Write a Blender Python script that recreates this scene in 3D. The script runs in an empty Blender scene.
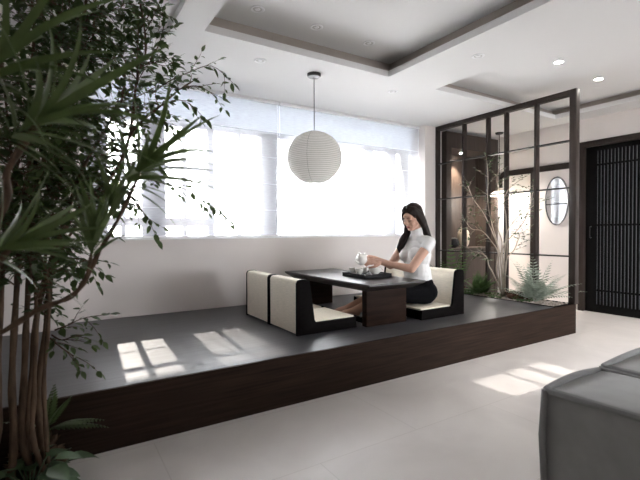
import bpy, bmesh, math, random
import numpy as np
from mathutils import Vector, Matrix, Euler, noise

S = bpy.context.scene
COL = S.collection
PI = math.pi

# ------------------------------------------------------------------ camera
F_PX, YAW, TILT, ROLL, CAM_H = 421.34, 0.5595, 0.0206, -0.0055, 1.05
fwd_h = Vector((math.sin(YAW), math.cos(YAW), 0)); right_h = Vector((math.cos(YAW), -math.sin(YAW), 0)); upv = Vector((0, 0, 1))
fwd = (fwd_h * math.cos(TILT) - upv * math.sin(TILT))
up0 = (upv * math.cos(TILT) + fwd_h * math.sin(TILT))
cr, sr = math.cos(ROLL), math.sin(ROLL)
cx_ax = right_h * cr + up0 * sr
cy_ax = up0 * cr - right_h * sr
cam = bpy.data.cameras.new('camera'); cam_o = bpy.data.objects.new('camera', cam); COL.objects.link(cam_o)
M = Matrix(((cx_ax.x, cy_ax.x, -fwd.x, 0), (cx_ax.y, cy_ax.y, -fwd.y, 0), (cx_ax.z, cy_ax.z, -fwd.z, CAM_H), (0, 0, 0, 1)))
cam_o.matrix_world = M
cam.sensor_width = 36.0; cam.lens = F_PX / 640 * 36.0; cam.clip_start = 0.02
cam.dof.use_dof = True; cam.dof.focus_distance = 3.8; cam.dof.aperture_fstop = 3.2
S.camera = cam_o

# ------------------------------------------------------------------ world, sun, exposure
W = bpy.data.worlds.new('sky'); S.world = W; W.use_nodes = True
bg = W.node_tree.nodes['Background']; bg.inputs[0].default_value = (0.955, 0.973, 1.0, 1); bg.inputs[1].default_value = 3.6
sun = bpy.data.lights.new('sun', 'SUN'); sun.energy = 1.15; sun.angle = math.radians(0.53); sun.color = (1, 0.93, 0.84)
sun_o = bpy.data.objects.new('sun', sun); COL.objects.link(sun_o)
SUN_TAN = 0.757
sun_o.rotation_euler = Vector((-0.057, -1, -SUN_TAN)).to_track_quat('-Z', 'Y').to_euler()
sun_o.location = (1, 12, 8)
def portal(name, loc, rot, sx, sy):
    l = bpy.data.lights.new(name, 'AREA'); l.shape = 'RECTANGLE'; l.size = sx; l.size_y = sy
    l.cycles.is_portal = True
    o = bpy.data.objects.new(name, l); COL.objects.link(o); o.location = loc; o.rotation_euler = rot
portal('window_portal', (2.25, 4.47, 1.57), (PI / 2, 0, PI), 4.0, 1.2)
portal('side_window_portal', (5.95, -.55, 1.0), (PI / 2, 0, PI / 2), .9, 1.5)
portal('rear_window_portal', (4.15, -1.46, .8), (PI / 2, 0, 0), 2.7, 1.2)
patch_sun = bpy.data.lights.new('added_patch_sun', 'SUN'); patch_sun.energy = .65; patch_sun.angle = math.radians(0.53); patch_sun.color = (1, 0.95, 0.88)   # added second sun that lights the floor patch near the sofa
patch_sun_o = bpy.data.objects.new('added_patch_sun', patch_sun); COL.objects.link(patch_sun_o)
patch_sun_o.rotation_euler = Vector((0, 1, -0.7)).to_track_quat('-Z', 'Y').to_euler(); patch_sun_o.location = (3, -8, 7)
S.view_settings.view_transform = 'Standard'; S.view_settings.look = 'None'
S.view_settings.exposure = 2.8; S.view_settings.gamma = 1.0; S.view_settings.use_curve_mapping = False

# ------------------------------------------------------------------ helpers
def at(px, py, d):
    """point seen at (px, py) at distance d along the view axis"""
    return Vector((0, 0, CAM_H)) + fwd * d + cx_ax * ((px - 320) / F_PX * d) - cy_ax * ((py - 240) / F_PX * d)

def wloc(o):
    l = Vector(o.location)
    while o.parent: o = o.parent; l += Vector(o.location)
    return l

def tag(o, label=None, cat=None, group=None, kind=None):
    if label: o['label'] = label
    if cat: o['category'] = cat
    if group: o['group'] = group
    if kind: o['kind'] = kind
    return o

def thing(name, label, cat, loc=(0, 0, 0), group=None, kind=None):
    o = bpy.data.objects.new(name, None); COL.objects.link(o); o.location = loc; o.empty_display_size = .1
    return tag(o, label, cat, group, kind)

def copy_tree(o, parent=None):
    c = o.copy(); COL.objects.link(c)
    if parent: c.parent = parent
    for ch in list(o.children): copy_tree(ch, c)
    return c

class MB:
    def __init__(s): s.v = []; s.f = []
    def add(s, vs, fs):
        n = len(s.v); s.v.extend([tuple(p) for p in vs]); s.f.extend([tuple(i + n for i in f) for f in fs]); return s
    def box(s, x0, y0, z0, x1, y1, z1):
        return s.add([(x0, y0, z0), (x1, y0, z0), (x1, y1, z0), (x0, y1, z0), (x0, y0, z1), (x1, y0, z1), (x1, y1, z1), (x0, y1, z1)],
                     [(3, 2, 1, 0), (4, 5, 6, 7), (0, 1, 5, 4), (1, 2, 6, 5), (2, 3, 7, 6), (3, 0, 4, 7)])
    def prism(s, poly, axis, a, b):
        n = len(poly)
        def P(u, v, w): return {'X': (w, u, v), 'Y': (u, w, v), 'Z': (u, v, w)}[axis]
        vs = [P(u, v, a) for u, v in poly] + [P(u, v, b) for u, v in poly]
        fs = [tuple(range(n))[::-1], tuple(range(n, 2 * n))] + [(i, (i + 1) % n, n + (i + 1) % n, n + i) for i in range(n)]
        return s.add(vs, fs)
    def tube(s, pts, r, n=8, cap=True):
        pts = [Vector(p) for p in pts]; k = len(pts)
        if not hasattr(r, '__len__'): r = [r] * k
        vs = []; prev = None
        for i, p in enumerate(pts):
            t = (pts[min(i + 1, k - 1)] - pts[max(i - 1, 0)])
            t = t.normalized() if t.length > 1e-9 else Vector((0, 0, 1))
            if prev is None:
                a = Vector((0, 0, 1)) if abs(t.z) < .9 else Vector((1, 0, 0)); u = t.cross(a).normalized()
            else:
                u = (prev - t * prev.dot(t)); u = u.normalized() if u.length > 1e-6 else t.orthogonal().normalized()
            prev = u; w = t.cross(u)
            for j in range(n):
                a = 2 * PI * j / n; vs.append(p + (u * math.cos(a) + w * math.sin(a)) * r[i])
        fs = [(i * n + j, i * n + (j + 1) % n, (i + 1) * n + (j + 1) % n, (i + 1) * n + j) for i in range(k - 1) for j in range(n)]
        if cap: fs += [tuple(range(n))[::-1], tuple(range((k - 1) * n, k * n))]
        return s.add(vs, fs)
    def lathe(s, prof, c=(0, 0, 0), n=32, rot=None, closed=False):
        vs = []; k = len(prof)
        for r, z in prof:
            for j in range(n):
                a = 2 * PI * j / n; v = Vector((r * math.cos(a), r * math.sin(a), z))
                if rot: v = rot @ v
                vs.append(v + Vector(c))
        fs = [(i * n + j, i * n + (j + 1) % n, (i + 1) * n + (j + 1) % n, (i + 1) * n + j) for i in range(k - 1) for j in range(n)]
        if closed: fs += [((k - 1) * n + j, (k - 1) * n + (j + 1) % n, (j + 1) % n, j) for j in range(n)]
        else: fs += [tuple(range(n))[::-1], tuple(range((k - 1) * n, k * n))]
        return s.add(vs, fs)
    def ell(s, c, r, rot=None, nu=16, nv=10):
        c = Vector(c); vs = []
        if not hasattr(r, '__len__'): r = (r, r, r)
        for i in range(nv + 1):
            th = PI * i / nv
            for j in range(nu):
                a = 2 * PI * j / nu
                v = Vector((r[0] * math.sin(th) * math.cos(a), r[1] * math.sin(th) * math.sin(a), r[2] * math.cos(th)))
                if rot: v = rot @ v
                vs.append(c + v)
        fs = [(i * nu + j, (i + 1) * nu + j, (i + 1) * nu + (j + 1) % nu, i * nu + (j + 1) % nu) for i in range(nv) for j in range(nu)]
        return s.add(vs, fs)
    def caps(s, p0, r0, p1, r1, n=12):
        p0 = Vector(p0); p1 = Vector(p1); d = (p1 - p0); L = d.length; d = d / max(L, 1e-9)
        pts = []; rs = []
        for i in range(5):
            a = PI / 2 * (1 - i / 4); pts.append(p0 - d * (r0 * math.sin(a))); rs.append(max(r0 * math.cos(a), r0 * .02))
        for i in range(5):
            a = PI / 2 * (i / 4); pts.append(p1 + d * (r1 * math.sin(a))); rs.append(max(r1 * math.cos(a), r1 * .02))
        return s.tube(pts, rs, n)
    def chain(s, pts, rs, n=12):
        for i in range(len(pts) - 1): s.caps(pts[i], rs[i], pts[i + 1], rs[i + 1], n)
        return s
    def leaf(s, base, d, nrm, L, w, curl=0.0, seg=3, fold=.25, prof=None):
        base = Vector(base); d = Vector(d).normalized(); nrm = Vector(nrm); side = d.cross(nrm)
        side = side.normalized() if side.length > 1e-6 else d.orthogonal().normalized(); nrm = side.cross(d).normalized()
        vs = [base]; p = base.copy(); dd = d.copy(); nn = nrm.copy(); step = L / (seg + 1); rows = []
        for i in range(1, seg + 1):
            q = Matrix.Rotation(-curl / (seg + 1), 3, side); dd = q @ dd; nn = q @ nn
            p = p + dd * step; t = i / (seg + 1)
            ww = (prof(t) if prof else math.sin(PI * t ** .8)) * w / 2
            k = len(vs); vs += [p - side * ww + nn * ww * fold, p, p + side * ww + nn * ww * fold]; rows.append(k)
        q = Matrix.Rotation(-curl / (seg + 1), 3, side); dd = q @ dd; p = p + dd * step; vs.append(p); e = len(vs) - 1
        fs = [(0, rows[0] + 1, rows[0]), (0, rows[0] + 2, rows[0] + 1)]
        for a, b in zip(rows, rows[1:]): fs += [(a, a + 1, b + 1, b), (a + 1, a + 2, b + 2, b + 1)]
        a = rows[-1]; fs += [(a, a + 1, e), (a + 1, a + 2, e)]
        return s.add(vs, fs)
    def build(s, name, mat, parent=None, smooth=None, bevel=0, segs=2, loc=None, remesh=0, smooth_it=0):
        me = bpy.data.meshes.new(name); V = s.v
        if parent is not None: off = wloc(parent)
        elif loc is not None: off = Vector(loc)
        else:
            A = np.array(V); lo = A.min(0); hi = A.max(0); off = Vector(((lo[0] + hi[0]) / 2, (lo[1] + hi[1]) / 2, lo[2]))
        me.from_pydata([(p[0] - off.x, p[1] - off.y, p[2] - off.z) for p in V], [], s.f)
        if bevel:
            bm = bmesh.new(); bm.from_mesh(me)
            bmesh.ops.recalc_face_normals(bm, faces=bm.faces)
            es = [e for e in bm.edges if len(e.link_faces) == 2 and e.calc_face_angle(0) > .5]
            bmesh.ops.bevel(bm, geom=es, offset=bevel, segments=segs, affect='EDGES', profile=.5)
            bm.to_mesh(me); bm.free()
        else:
            bm = bmesh.new(); bm.from_mesh(me); bmesh.ops.recalc_face_normals(bm, faces=bm.faces); bm.to_mesh(me); bm.free()
        o = bpy.data.objects.new(name, me); COL.objects.link(o)
        if remesh:
            m = o.modifiers.new('r', 'REMESH'); m.mode = 'VOXEL'; m.voxel_size = remesh; m.use_smooth_shade = True
            if smooth_it:
                m2 = o.modifiers.new('s', 'SMOOTH'); m2.factor = .5; m2.iterations = smooth_it
            dg = bpy.context.evaluated_depsgraph_get(); dg.update()
            me2 = bpy.data.meshes.new_from_object(o.evaluated_get(dg)); o.modifiers.clear(); o.data = me2; me = me2; me.name = name
            smooth = True
        if mat: me.materials.clear(); me.materials.append(mat)
        if smooth is True:
            me.polygons.foreach_set('use_smooth', [True] * len(me.polygons))
        elif smooth is None:
            me.polygons.foreach_set('use_smooth', [True] * len(me.polygons)); me.set_sharp_from_angle(angle=math.radians(38))
        if parent is not None: o.parent = parent
        else: o.location = off
        return o

def struct(name, mb, mat, parent=None, **k):
    o = mb.build(name, mat, parent, **k)
    if parent is None: o['kind'] = 'structure'
    return o

# ------------------------------------------------------------------ materials
MATS = {}
def mat(name, col, rough=.5, spec=.5, metal=0, var=.0, vscale=(8, 8, 8), bump=0.0, bscale=(200, 200, 200), coat=0, trans=None, emit=None, sheen=0):
    m = bpy.data.materials.new(name); m.use_nodes = True; nt = m.node_tree; b = nt.nodes['Principled BSDF']
    c4 = (*col, 1)
    b.inputs['Base Color'].default_value = c4; b.inputs['Roughness'].default_value = rough; b.inputs['Metallic'].default_value = metal
    b.inputs['Specular IOR Level'].default_value = spec; b.inputs['Coat Weight'].default_value = coat
    b.inputs['Sheen Weight'].default_value = sheen
    tc = nt.nodes.new('ShaderNodeTexCoord')
    def tex(scale, detail=4):
        mp = nt.nodes.new('ShaderNodeMapping'); mp.inputs['Scale'].default_value = scale
        nt.links.new(tc.outputs['Object'], mp.inputs['Vector'])
        n = nt.nodes.new('ShaderNodeTexNoise'); n.inputs['Scale'].default_value = 1; n.inputs['Detail'].default_value = detail
        nt.links.new(mp.outputs[0], n.inputs['Vector']); return n
    if var:
        n = tex(vscale); r = nt.nodes.new('ShaderNodeMapRange')
        r.inputs['From Min'].default_value = .3; r.inputs['From Max'].default_value = .7
        r.inputs['To Min'].default_value = 1 - var; r.inputs['To Max'].default_value = 1 + var
        nt.links.new(n.outputs['Fac'], r.inputs['Value'])
        v = nt.nodes.new('ShaderNodeVectorMath'); v.operation = 'SCALE'; v.inputs[0].default_value = col
        nt.links.new(r.outputs[0], v.inputs['Scale']); nt.links.new(v.outputs[0], b.inputs['Base Color'])
    if bump:
        n = tex(bscale, 3); bp = nt.nodes.new('ShaderNodeBump'); bp.inputs['Strength'].default_value = bump; bp.inputs['Distance'].default_value = .004
        nt.links.new(n.outputs['Fac'], bp.inputs['Height']); nt.links.new(bp.outputs[0], b.inputs['Normal'])
    if trans:
        t = nt.nodes.new('ShaderNodeBsdfTranslucent'); t.inputs[0].default_value = (*trans[0], 1)
        mx = nt.nodes.new('ShaderNodeMixShader'); mx.inputs[0].default_value = trans[1]
        nt.links.new(b.outputs[0], mx.inputs[1]); nt.links.new(t.outputs[0], mx.inputs[2])
        nt.links.new(mx.outputs[0], nt.nodes['Material Output'].inputs[0])
    if emit:
        b.inputs['Emission Color'].default_value = (*emit[0], 1); b.inputs['Emission Strength'].default_value = emit[1]
    MATS[name] = m; return m

m_wall = mat('wall_paint', (.78, .73, .705), .85, .2, var=.02, vscale=(3, 3, 3), bump=.05)
m_ceil = mat('ceiling_paint', (.74, .735, .73), .9, .2)
m_cove = mat('cove_shade_tone', (.40, .355, .32), .9, .2)  # recess shade put into a colour darker than the ceiling
m_wood = mat('espresso_wood_sheen', (.048, .047, .053), .42, .7, var=.35, vscale=(2.5, 60, 60), bump=.12, bscale=(4, 160, 160))  # window sheen on the deck put into a lighter, bluish wood colour
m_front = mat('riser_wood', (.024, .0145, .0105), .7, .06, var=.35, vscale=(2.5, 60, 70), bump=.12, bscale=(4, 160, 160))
m_screen = mat('screen_wood', (.026, .018, .015), .5, .3, var=.3, vscale=(60, 60, 3), bump=.1, bscale=(160, 160, 4))
m_blackwood = mat('black_wood', (.004, .003, .003), .6, .03, var=.3, vscale=(60, 3, 60))
m_tablewood = mat('table_wood', (.022, .019, .0185), .33, .5, var=.3, vscale=(50, 3, 50), bump=.06, bscale=(160, 4, 160))
m_pedwood = mat('pedestal_wood', (.018, .009, .006), .6, .06, var=.4, vscale=(3, 40, 30))
m_niche = mat('niche_wood', (.042, .030, .024), .5, .4, var=.3, vscale=(50, 50, 2.5), bump=.08, bscale=(160, 160, 4))
m_mat = mat('woven_mat', (.84, .77, .65), .8, .2, var=.10, vscale=(260, 18, 260), bump=.3, bscale=(300, 300, 300))
m_white = mat('white_trim', (.85, .85, .86), .5, .3)
m_chrome = mat('chrome', (.6, .6, .6), .2, .5, metal=1)
m_dark = mat('dark_metal', (.02, .02, .02), .4, .5, metal=.3)
m_ceramic = mat('white_ceramic', (.82, .80, .76), .25, .5)
m_tray = mat('black_lacquer', (.005, .005, .006), .5, .15)
m_sofa = mat('grey_velour', (.25, .25, .245), .9, .2, var=.07, vscale=(14, 14, 14), bump=.15, bscale=(500, 500, 500), sheen=.25)
m_piping = mat('grey_piping', (.19, .19, .19), .9, .2, bump=.3, bscale=(300, 300, 300), sheen=.2)
m_skin = mat('skin', (.58, .35, .26), .5, .35, var=.04, vscale=(30, 30, 30))
m_hair = mat('dark_hair', (.017, .0095, .007), .55, .3, var=.4, vscale=(160, 160, 8), bump=.4, bscale=(300, 300, 10))
m_shirt = mat('white_knit', (.80, .80, .80), .85, .2, bump=.1, bscale=(300, 300, 60))
m_skirt = mat('black_skirt', (.005, .005, .006), .85, .06)
m_lip = mat('lips', (.42, .13, .11), .45, .4)
m_eye = mat('lashes', (.02, .012, .01), .6, .3)
m_bark = mat('brown_bark', (.10, .065, .042), .8, .2, var=.4, vscale=(40, 40, 8), bump=.4, bscale=(90, 90, 20))
m_palebark = mat('pale_bark', (.36, .31, .26), .75, .2, var=.2, vscale=(30, 30, 12))
m_leaf = mat('dark_leaf', (.046, .072, .025), .45, .4, var=.35, vscale=(9, 9, 9), trans=((.08, .13, .03), .28))
m_leafy = mat('fresh_leaf', (.10, .15, .055), .45, .4, var=.25, vscale=(12, 12, 12), trans=((.12, .2, .05), .25))
m_strap = mat('strap_leaf', (.095, .13, .05), .42, .4, var=.3, vscale=(10, 10, 10), trans=((.10, .16, .04), .25))
m_hosta = mat('broad_leaf', (.07, .115, .055), .5, .4, var=.3, vscale=(16, 16, 16))
m_fern = mat('fern_green', (.085, .15, .055), .6, .3, var=.3, vscale=(20, 20, 20), trans=((.07, .13, .04), .2))
m_greyfern = mat('grey_fern_green', (.34, .39, .33), .65, .3, var=.3, vscale=(20, 20, 20), trans=((.1, .14, .09), .2))
m_twigleaf = mat('small_leaf', (.05, .075, .035), .5, .4, var=.3, vscale=(20, 20, 20))
m_rock = mat('rust_rock', (.085, .045, .03), .85, .2, var=.5, vscale=(30, 30, 30), bump=.6, bscale=(60, 60, 60))
m_pebble = mat('pale_pebbles', (.42, .37, .33), .8, .2, var=.35, vscale=(60, 60, 60))
m_soil = mat('dark_soil', (.02, .016, .013), .95, .1, var=.4, vscale=(40, 40, 40), bump=.6, bscale=(60, 60, 60))
m_vase = mat('cream_vase', (.55, .47, .38), .4, .4)
m_lampglow = mat('lit_lamp', (.9, .9, .9), .5, .2, emit=((1, .94, .86), 30))
m_shadeglow = mat('lit_shade', (.8, .78, .74), .6, .2, trans=((.9, .88, .82), .6))
m_unlit = mat('unlit_lamp', (.55, .54, .52), .35, .5)
m_paper = mat('rice_paper', (.88, .865, .84), .85, .15, var=.03, vscale=(30, 30, 30), trans=((.9, .885, .86), .45))
m_mirror = mat('mirror_glass', (.9, .9, .9), .02, .5, metal=1)
m_slat = mat('door_black', (.005, .005, .005), .5, .08)
m_doorglass = mat('frosted_door_glass', (.42, .42, .44), .22, .6, trans=((.24, .24, .255), .32))
m_conc = mat('outer_concrete', (.7, .69, .68), .9, .2)
m_alu = mat('window_aluminium', (.32, .33, .36), .5, .4)

# stone floor with faint joints
def floor_mat():
    m = bpy.data.materials.new('stone_floor'); m.use_nodes = True; nt = m.node_tree; b = nt.nodes['Principled BSDF']
    tc = nt.nodes.new('ShaderNodeTexCoord')
    n1 = nt.nodes.new('ShaderNodeTexNoise'); n1.inputs['Scale'].default_value = 1.6; n1.inputs['Detail'].default_value = 6; n1.inputs['Distortion'].default_value = 1.2
    nt.links.new(tc.outputs['Object'], n1.inputs['Vector'])
    cr_ = nt.nodes.new('ShaderNodeValToRGB'); e = cr_.color_ramp.elements
    e[0].position = .3; e[0].color = (.66, .62, .595, 1); e[1].position = .72; e[1].color = (.78, .74, .715, 1)
    nt.links.new(n1.outputs['Fac'], cr_.inputs[0])
    br = nt.nodes.new('ShaderNodeTexBrick'); br.inputs['Scale'].default_value = 1; br.inputs['Mortar Size'].default_value = .003
    br.inputs['Brick Width'].default_value = 1.2; br.inputs['Row Height'].default_value = .6; br.inputs['Mortar Smooth'].default_value = .3
    br.inputs['Color1'].default_value = (1, 1, 1, 1); br.inputs['Color2'].default_value = (.96, .96, .96, 1); br.inputs['Mortar'].default_value = (.86, .85, .84, 1)
    nt.links.new(tc.outputs['Object'], br.inputs['Vector'])
    mx = nt.nodes.new('ShaderNodeMix'); mx.data_type = 'RGBA'; mx.blend_type = 'MULTIPLY'; mx.inputs[0].default_value = 1
    nt.links.new(cr_.outputs[0], mx.inputs[6]); nt.links.new(br.outputs['Color'], mx.inputs[7]); nt.links.new(mx.outputs[2], b.inputs['Base Color'])
    b.inputs['Roughness'].default_value = .42; b.inputs['Specular IOR Level'].default_value = .4
    bp = nt.nodes.new('ShaderNodeBump'); bp.inputs['Strength'].default_value = .06; bp.inputs['Distance'].default_value = .01
    n2 = nt.nodes.new('ShaderNodeTexNoise'); n2.inputs['Scale'].default_value = 14; n2.inputs['Detail'].default_value = 5
    nt.links.new(tc.outputs['Object'], n2.inputs['Vector']); nt.links.new(n2.outputs[0], bp.inputs['Height']); nt.links.new(bp.outputs[0], b.inputs['Normal'])
    return m
m_floor = floor_mat()

# sheer blind cloth: woven, part see-through, part translucent
def blind_mat():
    m = bpy.data.materials.new('sheer_blind_cloth'); m.use_nodes = True; nt = m.node_tree; nt.nodes.remove(nt.nodes['Principled BSDF'])
    out = nt.nodes['Material Output']; tc = nt.nodes.new('ShaderNodeTexCoord')
    d = nt.nodes.new('ShaderNodeBsdfDiffuse'); d.inputs[0].default_value = (.86, .87, .90, 1)
    t = nt.nodes.new('ShaderNodeBsdfTranslucent'); t.inputs[0].default_value = (.86, .87, .90, 1)
    tr = nt.nodes.new('ShaderNodeBsdfTransparent'); tr.inputs[0].default_value = (1, 1, 1, 1)
    a = nt.nodes.new('ShaderNodeMixShader'); a.inputs[0].default_value = .24
    nt.links.new(d.outputs[0], a.inputs[1]); nt.links.new(t.outputs[0], a.inputs[2])
    mp = nt.nodes.new('ShaderNodeMapping'); mp.inputs['Scale'].default_value = (14, 14, 160)
    nt.links.new(tc.outputs['Object'], mp.inputs[0])
    n = nt.nodes.new('ShaderNodeTexNoise'); n.inputs['Scale'].default_value = 1; n.inputs['Detail'].default_value = 3; nt.links.new(mp.outputs[0], n.inputs['Vector'])
    r = nt.nodes.new('ShaderNodeMapRange'); r.inputs['From Min'].default_value = .3; r.inputs['From Max'].default_value = .7
    r.inputs['To Min'].default_value = .55; r.inputs['To Max'].default_value = .63
    nt.links.new(n.outputs['Fac'], r.inputs[0])
    b = nt.nodes.new('ShaderNodeMixShader'); nt.links.new(r.outputs[0], b.inputs[0])
    nt.links.new(a.outputs[0], b.inputs[1]); nt.links.new(tr.outputs[0], b.inputs[2]); nt.links.new(b.outputs[0], out.inputs[0])
    return m
m_blind = blind_mat()
def glass_mat():
    m = bpy.data.materials.new('window_glass'); m.use_nodes = True; nt = m.node_tree; nt.nodes.remove(nt.nodes['Principled BSDF'])
    tr = nt.nodes.new('ShaderNodeBsdfTransparent'); tr.inputs[0].default_value = (.96, .96, .96, 1)
    g = nt.nodes.new('ShaderNodeBsdfGlossy'); g.inputs['Roughness'].default_value = .02
    f = nt.nodes.new('ShaderNodeFresnel'); f.inputs[0].default_value = 1.45
    x = nt.nodes.new('ShaderNodeMixShader'); nt.links.new(f.outputs[0], x.inputs[0]); nt.links.new(tr.outputs[0], x.inputs[1]); nt.links.new(g.outputs[0], x.inputs[2])
    nt.links.new(x.outputs[0], nt.nodes['Material Output'].inputs[0]); return m
m_glass = glass_mat()
m_header_diffuser = mat('header_diffuser_glass', (.55, .56, .58), .8, .2, trans=((.50, .525, .56), .40))

# ------------------------------------------------------------------ the setting
HP, ZC, YF, YW, XW = .296, 2.473, 2.239, 4.085, 5.795
XL, YB = -1.4, -1.3
struct('floor', MB().box(XL - .2, YB - .2, -.12, XW + .2, 4.7, 0), m_floor)

# ceiling: slab at 2.473 with recessed trays
def ceiling():
    mb = MB()
    trays = [(-1.4, .70, -1.1, 3.27, .05, 0), (.912, 2.627, -1.1, 2.984, .17, .10), (3.259, 5.447, -1.1, 3.0, .13, .08)]
    xs = sorted({XL - .2, XW + .2, *[t[0] for t in trays], *[t[1] for t in trays]}); ys = sorted({YB - .2, 4.7, *[t[2] for t in trays], *[t[3] for t in trays]})
    for i in range(len(xs) - 1):
        for j in range(len(ys) - 1):
            cx, cy = (xs[i] + xs[i + 1]) / 2, (ys[j] + ys[j + 1]) / 2
            if any(t[0] < cx < t[1] and t[2] < cy < t[3] for t in trays): continue
            mb.box(xs[i], ys[j], ZC, xs[i + 1], ys[j + 1], ZC + .055)
    cv = MB(); cs = MB()
    for (x0, x1, y0, y1, hh, st) in trays:
        cv.box(x0 - st - .05, y0 - st - .05, ZC + hh, x1 + st + .05, y1 + st + .05, ZC + hh + .05)
        if st:
            for a in ((x0 - st - .04, y0 - st, x0 - st, y1 + st), (x1 + st, y0 - st, x1 + st + .04, y1 + st), (x0 - st, y1 + st, x1 + st, y1 + st + .04), (x0 - st, y0 - st - .04, x1 + st, y0 - st)):
                cs.box(a[0], a[1], ZC + .055, a[2], a[3], ZC + hh)
    mb.v, mb.f = mb.v, mb.f
    c = struct('ceiling', mb, m_ceil, smooth=False)
    cs.build('cove_side', m_cove, c, smooth=False)
    cvm = cv.build('tray_recess', m_ceil, c, smooth=False)
    return c
ceiling()
# window wall: lower part, inner recess up to the ceiling, outer leaf with the opening
wx0, wx1, wz0, wz1 = .207, 4.239, .98, 2.13
mb = MB()
mb.box(XL - .2, YW, 0, wx0, 4.5, ZC).box(wx0, YW, 0, wx1, 4.5, wz0)
mb.box(wx1, YW, 0, 4.56, 4.5, ZC).box(4.56, 4.44, 0, XW + .2, 4.5, ZC)
struct('wall_back', mb, m_wall, smooth=False)
struct('pillar', MB().box(XL, 3.84, 0, .066, YW, ZC), m_wall, smooth=False)
mb = MB(); dy0, dy1, dz = 1.70, 2.87, 2.18; ry0, ry1, rz0, rz1 = -1.0, -.1, .25, 1.75
mb.box(XW, dy1, 0, XW + .2, 4.5, ZC).box(XW, ry1, 0, XW + .2, dy0, ZC).box(XW, dy0, dz, XW + .2, dy1, ZC)
mb.box(XW, ry0, 0, XW + .2, ry1, rz0).box(XW, ry0, rz1, XW + .2, ry1, ZC).box(XW, YB, 0, XW + .2, ry0, ZC)
struct('wall_right', mb, m_wall, smooth=False)
struct('wall_left', MB().box(XL - .2, YB, 0, XL, 4.5, ZC), m_wall, smooth=False)
mb = MB(); hx0, hx1, hz0, hz1 = 2.44, 3.26, 2.01, 2.31
bx0, bx1, bz0, bz1 = 2.8, 5.5, .2, 1.35
zs_ = (0, bz0, bz1, hz0, hz1, ZC); xs_ = sorted({XL, bx0, hx0, hx1, bx1, XW})
for i in range(len(xs_) - 1):
    for j in range(5):
        cx, cz_ = (xs_[i] + xs_[i + 1]) / 2, (zs_[j] + zs_[j + 1]) / 2
        if (bx0 < cx < bx1 and j == 1) or (hx0 < cx < hx1 and j == 3): continue
        mb.box(xs_[i], YB - .1, zs_[j], xs_[i + 1], YB, zs_[j + 1])
struct('wall_front', mb, m_wall, smooth=False)
fr = MB()
for y in (ry0, -.575, ry1 - .05): fr.box(XW + .08, y, rz0, XW + .14, y + .05, rz1)
fr.box(XW + .08, ry0, rz0, XW + .14, ry1, rz0 + .05).box(XW + .08, ry0, rz1 - .05, XW + .14, ry1, rz1)
w2 = struct('window_2', fr, m_alu, smooth=False)
MB().box(XW + .108, ry0, rz0, XW + .112, ry1, rz1).build('glass_pane', m_glass, w2)
fr = MB()
for x0, x1 in ((2.755, 2.80), (2.985, 3.085)): fr.box(x0, YB - .07, hz0, x1, YB - .03, hz1)  # bars of a high slot added to shape the second sun's floor patch
for x in (bx0, 3.95, bx1 - .05): fr.box(x, YB - .08, bz0, x + .05, YB - .02, bz1)
fr.box(bx0, YB - .08, bz0, bx1, YB - .02, bz0 + .05).box(bx0, YB - .08, bz1 - .04, bx1, YB - .02, bz1)
w3 = struct('rear_window_added_slot', fr, m_alu, smooth=False)
MB().box(bx0, YB - .052, bz0, bx1, YB - .048, bz1).build('lower_pane', m_glass, w3)
# unseen slab added to block the second sun, slotted for its beam
ov = MB().box(-1.6, -1.6, 2.5, 6.6, YB - .1, 2.6).box(-1.6, -4.9, 2.5, 6.6, -2.2, 2.6).box(-1.6, -2.2, 2.5, 2.3, -1.6, 2.6).box(3.4, -2.2, 2.5, 6.6, -1.6, 2.6)
ov.box(-1.6, -4.9, -.1, -1.4, -4.7, 2.5).box(6.4, -4.9, -.1, 6.6, -4.7, 2.5).box(-1.6, -4.9, -.15, 5.9, YB - .2, -.1)
struct('patch_sun_blocker', ov, mat('grey_slab', (.3, .3, .3), .9, .2), smooth=False)
MB().box(hx0, YB - .052, hz0, hx1, YB - .048, hz1).build('glass_pane', m_glass, w3)
# window 1: frame with wide and thin mullions, sill, panes
fr = MB(); YG0, YG1 = 4.30, 4.36
for a, b in ((wx0, .405), (.70, .915), (1.34, 1.40), (1.66, 1.70), (1.93, 2.13), (3.41, 3.52), (3.77, 3.91), (4.19, wx1)):
    fr.box(a, YG0, wz0, b, YG1, wz1)
for x in (.535, 1.10): fr.box(x - .018, YG0, wz0, x + .018, YG1, wz1)
fr.box(wx0, YG0, wz0, wx1, YG1, wz0 + .03).box(wx0, YG0, wz1 - .03, wx1, YG1, wz1)
fr.box(wx0, YG0 + .005, 1.11, 1.34, YG1 - .005, 1.19).box(wx0, YG0 + .01, 1.675, 1.34, YG1 - .01, 1.705)
w1 = struct('window_1', fr, m_alu, smooth=False)
MB().box(wx0, 4.327, wz0, wx1, 4.333, wz1).build('glass_pane', m_glass, w1)
MB().box(wx0, 4.30, wz1, wx1, 4.34, ZC).build('added_header_diffuser', m_header_diffuser, w1, smooth=False)  # translucent panel added to brighten the top of the blinds
MB().box(wx0, YW - .012, wz0, wx1, 4.30, wz0 + .014).build('window_sill', m_white, w1, bevel=.003)
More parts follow.
